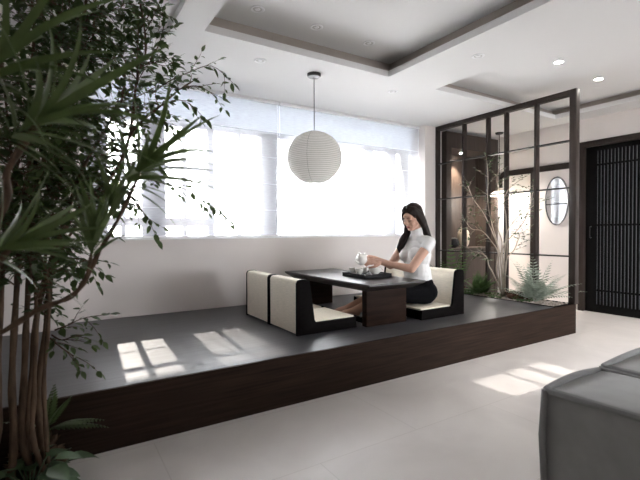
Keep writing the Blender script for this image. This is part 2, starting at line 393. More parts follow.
# unseen slab added to block the sun, open only for the platform patches
cz = 4.5; ops = [(.60, 1.525, 7.88, 9.4)]
xs = sorted({-.4, 5.0, *[o[0] for o in ops], *[o[1] for o in ops]}); ys = sorted({6.85, 9.7, *[o[2] for o in ops], *[o[3] for o in ops]})
mb = MB()
for i in range(len(xs) - 1):
    for j in range(len(ys) - 1):
        cx, cy = (xs[i] + xs[i + 1]) / 2, (ys[j] + ys[j + 1]) / 2
        if any(o[0] < cx < o[1] and o[2] < cy < o[3] for o in ops): continue
        mb.box(xs[i], ys[j], cz, xs[i + 1], ys[j + 1], cz + .03)
mb.box(-.4, 9.5, -.05, -.25, 9.65, cz).box(4.85, 9.5, -.05, 5.0, 9.65, cz).box(-.4, 6.85, -.05, -.25, 7.0, cz).box(4.85, 6.85, -.05, 5.0, 7.0, cz)
struct('window_sun_blocker', mb, m_conc, smooth=False)
struct('exterior_ground', MB().box(-12, 4.7, -.2, 16, 30, -.05), m_conc, smooth=False)

m_uplight_blocker = mat('dark_uplight_blocker', (.16, .155, .15), .9, .2)
struct('uplight_blocker', MB().box(6.0, -12, -.2, 26, 4.6, -.05), m_uplight_blocker, smooth=False)  # unseen dark ground added to cut light rising to the ceiling
m_conc2 = mat('bounce_ground', (.8, .8, .8), .9, .2); bpy.data.objects['exterior_ground'].data.materials[0] = m_conc2  # ground made paler to bounce more light onto the ceiling
# right wall trim: dark rail, doorway post
mb = MB()
mb.box(XW - .03, 2.87, 1.865, XW, 3.90, 1.945)
arc = [(3.90, 1.945), (3.955, 1.94), (4.0, 1.915), (4.02, 1.87), (4.02, 1.70), (3.985, 1.70), (3.985, 1.835), (3.95, 1.862), (3.90, 1.865)]
mb.prism(arc, 'X', XW - .03, XW)
mb.box(XW - .028, 3.47, 0, XW, 3.525, 1.87)
struct('trim_1', mb, m_screen, smooth=False)
struct('baseboard_right', MB().box(XW - .012, 2.96, 0, XW, 3.47, .07), m_white, smooth=False)

# sliding slatted door
dj = MB().box(XW - .03, 2.80, 0, XW + .12, 2.87, dz).box(XW - .03, dy0, dz - .075, XW + .12, 2.80, dz)
door = struct('door_1', dj, m_screen, bevel=.003)
leaf = MB(); la, lb = 1.78, 2.80
leaf.box(XW + .02, 2.675, .0, XW + .06, lb, dz - .075).box(XW + .02, la, 0, XW + .06, la + .1, dz - .075)
leaf.box(XW + .02, la + .1, 0, XW + .06, 2.675, .10).box(XW + .02, la + .1, dz - .13, XW + .06, 2.675, dz - .075)
leaf.build('door_leaf', m_slat, door, bevel=.002)
MB().box(XW + .047, la + .1, .10, XW + .052, 2.675, dz - .13).build('glass_pane', m_doorglass, door)
y = 2.645
while y > la + .12:
    MB().box(XW + .015, y - .011, .10, XW + .042, y + .011, dz - .13).build('slat', m_slat, door); y -= .0385
for z in (.27, 1.10, 1.86): MB().box(XW + .024, la + .1, z, XW + .038, 2.675, z + .022).build('rail', m_slat, door)
hd = MB().tube([(XW + .02, 2.735, .95), (XW - .012, 2.735, .95), (XW - .012, 2.735, 1.09), (XW + .02, 2.735, 1.09)], .007, 8)
hd.build('handle', m_dark, door)

# ------------------------------------------------------------------ platform
XE, XP = 4.47, 4.10
pl = thing('platform', 'long low dark-wood raised platform filling the space under the window', 'platform', (2.2, YF, 0))
pl['kind'] = 'structure'
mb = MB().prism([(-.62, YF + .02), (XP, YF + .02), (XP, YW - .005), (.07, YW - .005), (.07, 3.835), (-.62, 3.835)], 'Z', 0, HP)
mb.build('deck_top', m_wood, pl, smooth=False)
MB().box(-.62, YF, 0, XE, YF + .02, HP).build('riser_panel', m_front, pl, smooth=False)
MB().box(XP, YF + .02, 0, XE, YW - .005, HP - .022).build('planter_floor', m_soil, pl, smooth=False)
rim = MB().box(XP, YF + .02, HP - .04, XP + .02, YW - .005, HP + .006).box(XE - .02, YF + .02, HP - .04, XE, YW - .005, HP + .004).box(XP + .02, YF + .02, HP - .04, XE - .02, YF + .045, HP + .004)
rim.build('planter_rim', m_blackwood, pl, bevel=.002)
MB().box(XE - .006, YF + .02, 0, XE, YW - .005, HP - .04).build('end_panel', m_front, pl, smooth=False)

# ------------------------------------------------------------------ open partition screen
sc = thing('partition_screen', 'tall open dark-wood grid screen at the end of the platform', 'room divider', (4.475, 3.16, HP))
sx0, sx1 = 4.438, 4.508
MB().box(sx0, YF - .005, HP - .002, sx1, YF + .062, ZC).build('end_post', m_screen, sc, bevel=.002)
MB().box(sx0, YW - .03, HP - .002, sx1, YW, ZC).build('end_post', m_screen, sc, bevel=.002)
for y in (2.65, 3.015, 3.26, 3.615): MB().box(sx0, y, HP - .03, sx1, y + .024, ZC - .055).build('upright', m_screen, sc, bevel=.0015)
MB().box(sx0, YF + .062, ZC - .055, sx1, YW - .03, ZC).build('top_rail', m_screen, sc, bevel=.002)
for z in (1.955, 1.475, .772): MB().box(sx0 + .006, YF + .062, z, sx1 - .006, YW - .03, z + .014).build('crossbar', m_dark, sc)

# ------------------------------------------------------------------ wood niche behind the screen
ni = thing('wall_niche', 'brown wood wall unit with a spotlit alcove behind the screen', 'wall niche', (5.17, 4.2, 0))
nx0, nx1, nz0, nz1, ny = 4.565, 5.70, .80, 2.20, 4.0
mb = MB().box(nx0, ny, nz1, nx1, 4.43, 2.42).box(nx0, ny, 0, nx0 + .10, 4.43, nz1).box(nx1 - .06, ny, 0, nx1, 4.43, nz1)
mb.build('surround', m_niche, ni, smooth=False)
MB().box(nx0 + .1, 4.36, nz0, nx1 - .06, 4.43, nz1).build('back_panel', m_niche, ni, smooth=False)
MB().box(nx0 + .1, ny + .012, 0, nx1 - .06, 4.36, nz0 - .03).build('lower_panel', m_niche, ni, smooth=False)
MB().box(nx0 + .1, ny, nz0 - .03, nx1 - .06, 4.36, nz0).build('shelf', m_niche, ni, smooth=False)
MB().lathe([(.03, 2.197), (.03, 2.2)], (5.12, 4.2, 0), 16).build('spotlight', m_lampglow, ni)
def spot(name, loc, target, e, ang, blend=.6, col=(1, .86, .7), r=.03):
    l = bpy.data.lights.new(name, 'SPOT'); l.energy = e; l.spot_size = ang; l.spot_blend = blend; l.color = col; l.shadow_soft_size = r
    o = bpy.data.objects.new(name, l); COL.objects.link(o); o.location = loc
    o.rotation_euler = (Vector(target) - Vector(loc)).to_track_quat('-Z', 'Y').to_euler(); return o
spot('niche_spot', (5.12, 4.2, 2.185), (5.08, 4.28, .9), 30, 1.5)

v = MB().lathe([(.045, 0), (.075, .05), (.088, .14), (.08, .22), (.045, .29), (.032, .32), (.042, .36), (.034, .36), (.025, .32), (.03, .30)], (5.10, 4.15, nz0), 28)
tag(v.build('vase', m_vase), 'cream shouldered vase standing on the alcove shelf', 'vase')
v = MB().lathe([(.07, 0), (.11, .03), (.12, .08), (.10, .13), (.06, .15), (.05, .15), (.07, .12)], (4.86, 4.18, nz0), 24)
tag(v.build('bowl', m_tray), 'low black pot on the alcove shelf left of the cream vase', 'pot')

# hanging lamp behind the screen
pd = thing('pendant_lamp', 'small pendant with black canopy and glowing white shade behind the screen', 'pendant lamp', (5.50, 3.84, ZC))
MB().lathe([(.0, -.025), (.05, -.022), (.06, 0)], (5.50, 3.84, ZC), 20).build('canopy', m_dark, pd)
MB().tube([(5.50, 3.84, ZC - .02), (5.50, 3.84, 1.62)], .006, 6).build('cord', m_dark, pd)
MB().lathe([(.02, 1.625), (.06, 1.62), (.115, 1.585), (.125, 1.55), (.12, 1.55), (.11, 1.58), (.055, 1.612), (.02, 1.617)], (5.50, 3.84, 0), 28).build('lamp_shade', m_shadeglow, pd)
MB().ell((5.50, 3.84, 1.575), .03).build('bulb', m_lampglow, pd)
l = bpy.data.lights.new('pendant_light', 'POINT'); l.energy = 3.2; l.color = (1, .95, .88); l.shadow_soft_size = .04
o = bpy.data.objects.new('pendant_light', l); COL.objects.link(o); o.location = (5.50, 3.84, 1.52)

# oval mirror
mr = thing('oval_mirror', 'tall oval wall mirror with a thin grey rim on the right wall', 'mirror', (XW, 3.155, 1.445))
def oval(rx, rz, n=48): return [(3.155 + rx * math.cos(2 * PI * i / n), 1.445 + rz * math.sin(2 * PI * i / n)) for i in range(n)]
MB().prism(oval(.148, .318), 'X', XW - .02, XW - .002).build('mirror_glass', m_mirror, mr)
MB().tube([(XW - .016, a, b) for a, b in oval(.152, .322)] + [(XW - .016, *oval(.152, .322)[0])], .011, 8).build('rim', mat('mirror_rim', (.12, .12, .125), .35, metal=.8), mr)

# ------------------------------------------------------------------ roman blinds
def blind(x0, x1, label):
    yb = 4.19
    t = thing('roman_blind', label, 'blind', ((x0 + x1) / 2, yb, wz0), 'sheer roman blinds in the window')
    zs = [1.0, 1.282, 1.563, 1.853, 2.13, 2.468]
    mb = MB(); rows = []
    prof = []
    for i in range(len(zs) - 1):
        a, b = zs[i], zs[i + 1]
        prof += [(0, a + .004), (-.006, a + .3 * (b - a)), (-.004, a + .7 * (b - a)), (0, b - .004), (-.012, b)] if i < len(zs) - 2 else [(0, a + .004), (-.004, (a + b) / 2), (0, b)]
    nx = 12
    for (dy, z) in prof:
        for i in range(nx + 1): mb.v.append((x0 + (x1 - x0) * i / nx, yb + dy + .002 * math.sin(i * 1.7 + z * 3), z))
    for r in range(len(prof) - 1):
        for i in range(nx): mb.f.append((r * (nx + 1) + i, r * (nx + 1) + i + 1, (r + 1) * (nx + 1) + i + 1, (r + 1) * (nx + 1) + i))
    mb.build('fabric', m_blind, t, smooth=False)
    for z in zs[1:-1]: MB().box(x0, yb - .016, z - .003, x1, yb - .009, z + .004).build('batten', mat('blind_batten', (.55, .56, .6), .6), t)
    MB().box(x0, yb - .010, .996, x1, yb + .006, 1.014).build('bottom_rail', m_white, t, bevel=.002)
    MB().box(x0, yb - .012, 2.44, x1, yb + .02, ZC).build('head_rail', m_white, t)
    MB().tube([(x1 - .03, yb - .02, 2.45), (x1 - .03, yb - .02, 1.75)], .0025, 6).build('pull_cord', m_white, t)
blind(.215, 2.098, 'left sheer white roman blind, partly hidden by the tree')
blind(2.112, 4.232, 'right sheer white roman blind behind the paper lantern and the woman')

# ------------------------------------------------------------------ paper lantern
lx, ly, lz = 2.0, 3.28, 1.718
t = thing('paper_lantern', 'round white ribbed paper lantern hanging above the low table', 'pendant lamp', (lx, ly, ZC))
MB().lathe([(0, -.03), (.055, -.028), (.062, -.02), (.062, 0)], (lx, ly, ZC), 28).build('canopy', m_dark, t)
MB().tube([(lx, ly, ZC - .02), (lx, ly, lz + .2)], .0045, 8).build('cord', mat('grey_cord', (.12, .12, .12), .5), t)
prof = []; N = 34; rs = np.random.RandomState(5)
tops = -.222; 
zz = np.linspace(-.225, .225, N + 1); zz[1:-1] += rs.uniform(-.0022, .0022, N - 1)
def lr(z): return .25 * math.sqrt(max(0, 1 - (z / .238) ** 2))
for i in range(N):
    a, b = zz[i], zz[i + 1]
    prof.append((lr(a), lz + a)); 
    for k in (.3, .7): prof.append((lr(a + k * (b - a)) - .0042, lz + a + k * (b - a)))
prof.append((lr(zz[-1]), lz + zz[-1]))
mb = MB(); mb.lathe(prof, (lx, ly, 0), 56); mb.f = [f for f in mb.f if len(f) == 4]
mb.build('paper_shade', m_paper, t, smooth=True)
hx = []
for i in range(27 * 40 + 1):
    z = -.218 + .436 * i / (27 * 40); an = 2 * PI * i / 40; hx.append((lx + (lr(z) + .0006) * math.cos(an), ly + (lr(z) + .0006) * math.sin(an), lz + z))
MB().tube(hx, .0016, 5).build('bamboo_ribs', mat('bamboo_rib', (.46, .44, .41), .8), t)
MB().tube([(lx + .075 * math.cos(a), ly + .075 * math.sin(a), lz - .226) for a in np.linspace(0, 2 * PI, 33)], .004, 6).build('bottom_ring', m_chrome, t)
MB().tube([(lx + .075 * math.cos(a), ly + .075 * math.sin(a), lz + .226) for a in np.linspace(0, 2 * PI, 33)], .004, 6).build('top_ring', m_chrome, t)
for k, an in enumerate((2.0, 3.9)):
    MB().tube([(lx + (lr(z) - .004) * math.cos(an), ly + (lr(z) - .004) * math.sin(an), lz + z) for z in np.linspace(-.222, .222, 24)], .0016, 5).build('wire', m_dark, t)

# ------------------------------------------------------------------ downlights
def downlight(x, y, z, lit, label):
    t = thing('downlight', label, 'downlight', (x, y, z), 'recessed ceiling downlights')
    MB().lathe([(.034, -.001), (.034, -.004), (.046, -.006), (.052, -.001)], (x, y, z), 24, closed=True).build('trim_ring', m_white if not lit else m_white, t)
    MB().lathe([(.0005, -.0018), (.034, -.0018), (.034, 0), (.0005, 0)], (x, y, z), 24).build('lens', m_lampglow if lit else m_unlit, t)
    if not lit: MB().lathe([(.0005, -.006), (.018, -.006), (.021, -.001)], (x, y, z), 16).build('lamp', m_white, t)
    if lit: spot('downlight_beam', (x, y, z - .02), (x, y, 0), 5, 1.7, .7, (1, .92, .82), .035)
downlight(1.46, 3.255, ZC, 0, 'unlit downlight in the flat ceiling, left of the lantern canopy')
downlight(2.938, 3.271, ZC, 0, 'unlit downlight in the flat ceiling, right of the lantern canopy by the window')
downlight(2.94, 2.25, ZC, 0, 'unlit downlight on the ceiling strip between the two recessed trays')
zt1 = ZC + .17; zt2 = ZC + .13
def onz(px, py, z):
    d = at(px, py, 1) - Vector((0, 0, CAM_H)); k = (z - CAM_H) / d.z; return d * k
for (px, py), lb_ in (((257.5, 9), 'unlit downlight inside the long ceiling tray, leftmost of its row'), ((316.5, 27), 'unlit downlight inside the long ceiling tray, middle of its row'), ((369, 43), 'unlit downlight inside the long ceiling tray, rightmost of its row')):
    q = onz(px, py, zt1); downlight(q.x, q.y, zt1, 0, lb_)
for (px, py), lb_ in (((558.5, 62), 'lit downlight in the right ceiling tray, farther from the slatted door'), ((598.5, 79), 'lit downlight in the right ceiling tray, nearer the slatted door')):
    q = onz(px, py, zt2); downlight(q.x, q.y, zt2, 1, lb_)

# ------------------------------------------------------------------ low table
TZ = .641; tx0, tx1, ty0, ty1 = 1.99, 2.58, 2.48, 3.86
t = thing('low_table', 'low dark rectangular wooden tea table between the floor chairs', 'table', ((tx0 + tx1) / 2, (ty0 + ty1) / 2, HP))
def loft(rects):
    mb = MB(); n = 0
    for (x0, y0, x1, y1, z) in rects: mb.v += [(x0, y0, z), (x1, y0, z), (x1, y1, z), (x0, y1, z)]
    k = len(rects)
    for i in range(k - 1):
        for j in range(4): mb.f.append((i * 4 + j, i * 4 + (j + 1) % 4, (i + 1) * 4 + (j + 1) % 4, (i + 1) * 4 + j))
    mb.f += [(3, 2, 1, 0), tuple(range(4 * k - 4, 4 * k))]; return mb
loft([(tx0 + .05, ty0 + .10, tx1 - .05, ty1 - .10, TZ - .062), (tx0 + .004, ty0 + .01, tx1 - .004, ty1 - .01, TZ - .020), (tx0, ty0, tx1, ty1, TZ - .012), (tx0, ty0, tx1, ty1, TZ)]).build('tabletop', m_tablewood, t, smooth=False)
for (a, b) in ((2.585, 2.645), (3.69, 3.75)):
    MB().box(2.045, a, HP, 2.465, b, TZ - .06).build('pedestal', m_pedwood, t, bevel=.004)
MB().box(2.06, 2.645, HP + .02, 2.09, 3.69, HP + .06).build('stretcher', m_blackwood, t)

# ------------------------------------------------------------------ floor chairs
def chair_parts(t, x, y):
    """legless floor chair, outer back face at x, near side at y, facing +X"""
    D, Wd, BH, SH = .535, .475, .405, .09
    side = [(0, 0), (D, 0), (D - .005, SH - .008), (.165, SH - .008), (.150, SH + .01), (.112, BH - .02), (.095, BH - .005), (.075, BH), (.035, BH), (.014, BH - .006), (.002, BH - .025)]
    for s in (0, Wd - .022):
        MB().prism([(x + a, HP + b) for a, b in side], 'Y', y + s, y + s + .022).build('side_panel', m_blackwood, t, bevel=.002)
    MB().box(x + .02, y + .022, HP + .004, x + D - .004, y + Wd - .022, HP + SH - .014).build('base', m_blackwood, t)
    bk = [(.004, .012), (.005, BH - .028), (.016, BH - .010), (.036, BH - .004), (.075, BH - .004), (.094, BH - .010), (.108, BH - .024), (.146, SH + .004), (.13, SH - .01), (.12, .012)]
    MB().prism([(x + a, HP + b) for a, b in bk], 'Y', y + .0225, y + Wd - .0225).build('backrest_mat', m_mat, t)
    MB().box(x + .148, y + .0225, HP + SH - .014, x + D - .010, y + Wd - .0225, HP + SH + .002).build('seat_mat', m_mat, t, bevel=.004)
lab = ['near-left legless floor chair with woven beige back and black sides, nearest the platform edge',
       'far-left legless floor chair with woven beige back, beside the window wall']
c0 = thing('floor_chair', lab[0], 'floor chair', (1.455 + .27, 2.64 + .24, HP), 'floor chairs around the low table')
chair_parts(c0, 1.455, 2.64)
c1 = copy_tree(c0); c1.location.y += .482; c1['label'] = lab[1]
c2 = copy_tree(c0); c2.rotation_euler.z = PI; c2.location = (3.125 - .27, 2.53 + .24, HP); c2['label'] = 'legless floor chair the woman sits on, woven beige backrest behind her'
c3 = copy_tree(c0); c3.rotation_euler.z = PI; c3.location = (3.125 - .27, 2.53 + .24 + .482, HP); c3['label'] = 'empty legless floor chair beyond the woman, seen under the table'

# ------------------------------------------------------------------ tea things
tx, ty = 2.37, 2.99
t = thing('tea_tray', 'square black tea tray on the low table', 'tray', (tx, ty, TZ))
MB().box(2.22, 2.825, TZ, 2.52, 3.16, TZ + .024).build('base', m_tray, t, bevel=.002)
rimb = MB().box(2.22, 2.825, TZ + .024, 2.52, 2.837, TZ + .034).box(2.22, 3.148, TZ + .024, 2.52, 3.16, TZ + .034).box(2.22, 2.837, TZ + .024, 2.232, 3.148, TZ + .034).box(2.508, 2.837, TZ + .024, 2.52, 3.148, TZ + .034)
rimb.build('rim', m_tray, t)
tz = TZ + .024
def cup(x, y, label):
    mb = MB().lathe([(.016, 0), (.018, .006), (.028, .014), (.034, .034), (.036, .050), (.033, .050), (.030, .034), (.024, .017), (.001, .012)], (x, y, tz), 24)
    tag(mb.build('tea_cup', m_ceramic), label, 'cup', 'small tea cups on the tray')
cup(2.30, 3.11, 'small white tea cup, leftmost of three on the tray')
cup(2.285, 2.99, 'small white tea cup in the middle of three on the tray')
cup(2.41, 3.075, 'small white tea cup beside the serving jug on the tray')
t = thing('serving_jug', 'wide white serving jug under the tilted teapot on the tray', 'jug', (2.40, 2.915, tz))
MB().lathe([(.026, 0), (.03, .006), (.046, .018), (.056, .042), (.056, .062), (.052, .064), (.051, .044), (.042, .02), (.001, .014)], (2.40, 2.915, tz), 28).build('body', m_ceramic, t)
MB().tube([(2.40 + .05, 2.905, tz + .055), (2.40 + .075, 2.895, tz + .045), (2.40 + .07, 2.897, tz + .025), (2.40 + .046, 2.906, tz + .02)], .006, 8).build('handle', m_ceramic, t)
# teapot in the woman's hands
tp = Vector((2.272, 2.945, .802)); tr_ = Euler((0, -.5, .25)).to_matrix()
t = thing('teapot', 'round white teapot tilted in the woman\'s hands above the tray', 'teapot', tp)
def T(p): return tp + tr_ @ Vector(p)
MB().lathe([(.024, -.046), (.028, -.044), (.046, -.026), (.053, .0), (.046, .026), (.030, .040), (.026, .043)], tp, 28, rot=tr_).build('body', m_ceramic, t)
ld = MB().lathe([(.028, .040), (.022, .048), (.008, .052), (.006, .055), (.011, .062), (.007, .068), (.001, .069)], tp, 20, rot=tr_).build('lid', m_ceramic, t)
MB().tube([T((-.046, 0, -.004)), T((-.062, 0, .008)), T((-.072, 0, .024)), T((-.080, 0, .034))], [.014, .010, .007, .006], 10).build('spout', m_ceramic, t)
MB().tube([T((.046, 0, .018)), T((.072, 0, .022)), T((.082, 0, .004)), T((.070, 0, -.014)), T((.048, 0, -.014))], .006, 8).build('handle', m_ceramic, t)

# ------------------------------------------------------------------ the woman
pr = thing('person', 'woman in white short-sleeved top sitting at the low table pouring tea', 'person', (2.80, 2.77, HP + .09))
bd = MB()
hips = (Vector((2.805, 2.70, .485)), Vector((2.805, 2.85, .485)))
bd.ell((2.82, 2.775, .50), (.105, .165, .105)); bd.ell((2.785, 2.775, .66), (.088, .122, .13)); bd.ell((2.772, 2.775, .83), (.098, .140, .15))
bd.ell((2.765, 2.775, .70), (.090, .125, .16))
bd.caps((2.785, 2.655, .955), .048, (2.785, 2.895, .955), .048)
bd.caps((2.79, 2.775, .96), .07, (2.775, 2.775, 1.0), .05)
for yy in (2.715, 2.835): bd.ell((2.70, yy, .835), (.052, .055, .058))
hc = Vector((2.722, 2.775, 1.168)); hrot = Euler((0, 0, 0)).to_matrix()
# head frame: e1 forward, e2 her left, e3 up, head bowed and turned a little to the camera
yawh, pit = .10, .36
e1 = Vector((-math.cos(yawh) * math.cos(pit), -math.sin(yawh) * math.cos(pit), -math.sin(pit)))
e2 = Vector((math.sin(yawh), -math.cos(yawh), 0)); e3 = e1.cross(e2)
HR = Matrix((e1, e2, e3)).transposed()
k_ = .93
def Hd(a, b, c): return hc + (e1 * a + e2 * b + e3 * c) * k_
def hr(*r): return tuple(x * k_ for x in r)
bd.caps((2.788, 2.775, .98), .050, (2.757, 2.775, 1.10), .047)
bd.ell(Hd(-.012, 0, .035), hr(.096, .074, .088), HR); bd.ell(Hd(.032, 0, -.026), hr(.058, .060, .084), HR)
bd.ell(Hd(.066, 0, -.094), hr(.020, .024, .018), HR); bd.caps(Hd(.02, .048, -.055), .02, Hd(.062, .014, -.092), .018); bd.caps(Hd(.02, -.048, -.055), .02, Hd(.062, -.014, -.092), .018)
bd.caps(Hd(.086, 0, .018), .0075, Hd(.104, 0, -.026), .0105); bd.ell(Hd(.094, .011, -.033), hr(.010, .009, .008)); bd.ell(Hd(.094, -.011, -.033), hr(.010, .009, .008))
for s in (1, -1):
    bd.ell(Hd(.060, s * .036, -.024), hr(.028, .026, .026), HR); bd.ell(Hd(-.008, s * .072, -.006), hr(.017, .010, .030), HR)
    bd.ell(Hd(.077, s * .030, .003), hr(.012, .017, .010), HR)
bd.ell(Hd(.080, 0, -.060), hr(.017, .026, .016), HR); bd.ell(Hd(.068, 0, .035), hr(.026, .052, .03), HR)
# arms
def arm(sh, el, wr, up_r=(.046, .038, .032, .024)):
    bd.caps(sh, up_r[0], el, up_r[1]); m = Vector(el).lerp(Vector(wr), .3)
    bd.chain([el, m, wr], [up_r[1] * .96, up_r[2] * 1.05, up_r[3]])
shL, elL, wrL = Vector((2.782, 2.625, .945)), Vector((2.60, 2.665, .722)), Vector((2.432, 2.862, .772))
shR, elR, wrR = Vector((2.782, 2.925, .945)), Vector((2.675, 3.015, .725)), Vector((2.465, 3.02, .803))
arm(shL, elL, wrL); arm(shR, elR, wrR)
def hand(wr, palm_dir, palm_n, thumb_side, grip, spread=.0195):
    d = Vector(palm_dir).normalized(); n = Vector(palm_n).normalized(); sd = d.cross(n).normalized(); n = sd.cross(d)
    kn = wr + d * .082
    bd.caps(wr, .023, wr + d * .03, .025)
    for k in (-1.2, -.4, .4, 1.2):
        bd.caps(wr + d * .02 + sd * (k * .011), .015, kn + sd * (k * .0175), .0115, 8)
    L = [.062, .075, .080, .070] if thumb_side > 0 else [.070, .080, .075, .062]
    for i, k in enumerate((-1.5, -.5, .5, 1.5)):
        b0 = kn + sd * (k * .0175); a = grip * (.55 + .05 * i); dd = d.copy(); p = b0
        rot = Matrix.Rotation(-a, 3, sd); seg = (.45, .32, .25)
        for j in range(3):
            dd = (Matrix.Rotation(a * (.75 if j == 0 else .9), 3, sd) @ dd).normalized()
            q = p + dd * L[i] * seg[j]; bd.caps(p, .0095 - j * .001, q, .0085 - j * .001, 8); p = q
    tb = wr + d * .025 + sd * (thumb_side * .022)
    td = (d * .75 + sd * thumb_side * .55 - n * -.25).normalized()
    t1 = tb + td * .04; t2 = t1 + (d * .9 + n * .35 + sd * thumb_side * .1).normalized() * .032; t3 = t2 + (d * .8 + n * .5 - sd * thumb_side * .15).normalized() * .024
    bd.chain([tb, t1, t2, t3], [.015, .012, .0105, .009], 8)
hand(wrL, (-.86, .40, .12), (-.1, .8, -.55), 1, .75)
hand(wrR, (-.93, -.22, .05), (-.15, -.75, -.5), -1, .7)
# legs
kn_ = (Vector((2.42, 2.775, .505)), Vector((2.43, 2.905, .505))); an_ = (Vector((2.13, 2.87, .372)), Vector((2.14, 2.985, .372)))
toe = (Vector((2.045, 2.955, .338)), Vector((2.05, 3.06, .338)))
for h_, k2, a2, t2 in zip(hips, kn_, an_, toe):
    bd.caps(h_, .085, k2, .056); bd.chain([k2, k2.lerp(a2, .35) + Vector((0, 0, -.012)), a2], [.052, .050, .033])
    bd.ell(a2 + Vector((.025, -.01, -.02)), .03); bd.chain([a2, a2.lerp(t2, .6), t2], [.033, .03, .018])
bd.build('body', m_skin, pr, remesh=.0048, smooth_it=3)
# eyes, brows, lips
for s in (1, -1):
    MB().chain([Hd(.084, s * .017, -.001), Hd(.087, s * .031, -.005), Hd(.079, s * .046, -.001)], [.0020, .0028, .0020], 6).build('eyelash', m_eye, pr)
    MB().chain([Hd(.0925, s * .014, .024), Hd(.090, s * .032, .029), Hd(.078, s * .050, .023)], [.0022, .0026, .0014], 6).build('eyebrow', m_eye, pr)
lp = MB(); lp.chain([Hd(.093, .020, -.0625), Hd(.0985, 0, -.056), Hd(.093, -.020, -.0625)], [.0028, .0055, .0028], 8)
lp.chain([Hd(.091, .018, -.066), Hd(.0965, 0, -.0695), Hd(.091, -.018, -.066)], [.0028, .0060, .0028], 8); lp.build('lips', m_lip, pr)
# hair: cap, back fall, front lock
hm = MB()
hm.ell(Hd(-.026, 0, .046), hr(.103, .087, .094), HR); hm.ell(Hd(-.045, 0, .0), hr(.086, .086, .095), HR)
for s in (1, -1):
    hm.chain([Hd(.060, s * .010, .112), Hd(.045, s * .054, .084), Hd(.012, s * .078, .035), Hd(-.018, s * .083, -.03), Hd(-.035, s * .078, -.085)], [.014, .018, .020, .022, .026])
    hm.chain([Hd(.05, s * .02, .115), Hd(.02, s * .065, .085), Hd(-.02, s * .082, .02), Hd(-.045, s * .074, -.06)], [.022, .026, .03, .036])
hm.chain([Hd(.080, .010, .094), Hd(.068, .046, .074), Hd(.040, .070, .035)], [.009, .011, .012])
hm.chain([Hd(.083, -.012, .088), Hd(.078, -.045, .062), Hd(.060, -.070, .01), Hd(.050, -.078, -.05)], [.010, .012, .012, .014])
for k in range(9):
    a = (k - 4) / 4
    b0 = Hd(-.08 + .02 * a * a, a * .058, -.03); m1 = Vector((2.845 - .012 * a * a, 2.775 - a * .068, 1.04)); m2 = Vector((2.865, 2.775 - a * .08, .95)); m3 = Vector((2.875, 2.775 - a * .075, .89 + .02 * math.sin(k * 2.3)))
    hm.chain([b0, m1, m2, m3], [.034, .028, .022, .010], 8)
for k, (dy, dx) in enumerate(((0, 0), (.022, .012), (-.018, .010), (.008, -.012))):
    hm.chain([Hd(-.005, -.078, -.03), Vector((2.735 + dx, 2.862 + dy * .6, 1.03)), Vector((2.690 + dx, 2.868 + dy, .965)), Vector((2.655 + dx, 2.865 + dy * .8, .90)), Vector((2.66 + dx, 2.86 + dy * .5, .855))], [.022, .022, .022, .019, .008], 8)
hm.build('hair', m_hair, pr, remesh=.0045, smooth_it=2)
# top
sh_ = MB()
g = .010
sh_.ell((2.785, 2.775, .655), (.098 + g * .6, .132 + g, .13)); sh_.ell((2.765, 2.775, .70), (.090 + g, .125 + g, .16)); sh_.ell((2.772, 2.775, .83), (.098 + g, .140 + g, .15))
sh_.caps((2.785, 2.658, .952), .047 + g, (2.785, 2.892, .952), .047 + g); sh_.caps((2.79, 2.775, .965), .075 + g * .5, (2.777, 2.775, 1.005), .056)
for yy in (2.715, 2.835): sh_.ell((2.70, yy, .835), (.052 + g, .055 + g, .060 + g))
sh_.caps((2.782, 2.775, 1.0), .056, (2.772, 2.775, 1.052), .054)
for a, b in ((shL, elL), (shR, elR)):
    d = (b - a).normalized(); sh_.caps(a - d * .004, .0505, a + d * .045, .049); sh_.tube([a + d * .02, a + d * .078, a + d * .085], [.050, .051, .046], 16)
sh_.tube([(2.79, 2.775, .60), (2.788, 2.775, .66)], [.128, .122], 20)
so = sh_.build('blouse', m_shirt, pr, remesh=.005, smooth_it=2)
# skirt
sk = MB(); sk.ell((2.825, 2.775, .50), (.118, .178, .116)); sk.ell((2.80, 2.775, .585), (.108, .15, .06))
for h_, k2 in zip(hips, kn_): sk.caps(h_, .096, k2 + Vector((.03, 0, 0)), .068)
sk.caps(hips[0] * .5 + hips[1] * .5 + Vector((-.05, 0, 0)), .09, kn_[0] * .5 + kn_[1] * .5 + Vector((.04, 0, 0)), .062)
sk.build('skirt', m_skirt, pr, remesh=.007, smooth_it=2)
# ------------------------------------------------------------------ sofa
def cushion(x0, x1, y0, y1, z0, z1, r=.05, bulge=.02, n=16):
    mb = MB(); bm = bmesh.new(); bmesh.ops.create_cube(bm, size=2)
    bmesh.ops.subdivide_edges(bm, edges=bm.edges[:], cuts=n, use_grid_fill=True)
    hx, hy, hz = (x1 - x0) / 2, (y1 - y0) / 2, (z1 - z0) / 2; c = Vector(((x0 + x1) / 2, (y0 + y1) / 2, (z0 + z1) / 2)); H = Vector((hx, hy, hz))
    bm.verts.index_update()
    for v in bm.verts:
        u = v.co.copy(); p = Vector((u.x * hx, u.y * hy, u.z * hz)); inn = Vector([max(-(H[i] - r), min(H[i] - r, p[i])) for i in range(3)])
        d = p - inn; p = inn + (d.normalized() * r if d.length > 1e-6 else d)
        for i in range(3):
            if abs(u[i]) > .999:
                j, k = (i + 1) % 3, (i + 2) % 3
                p[i] += math.copysign(bulge * (1 - u[j] ** 2) * (1 - u[k] ** 2) * (1 if i != 2 or u[2] > 0 else 0), u[i])
        mb.v.append(tuple(c + p))
    mb.f = [tuple(v.index for v in f.verts) for f in bm.faces]; bm.free(); return mb
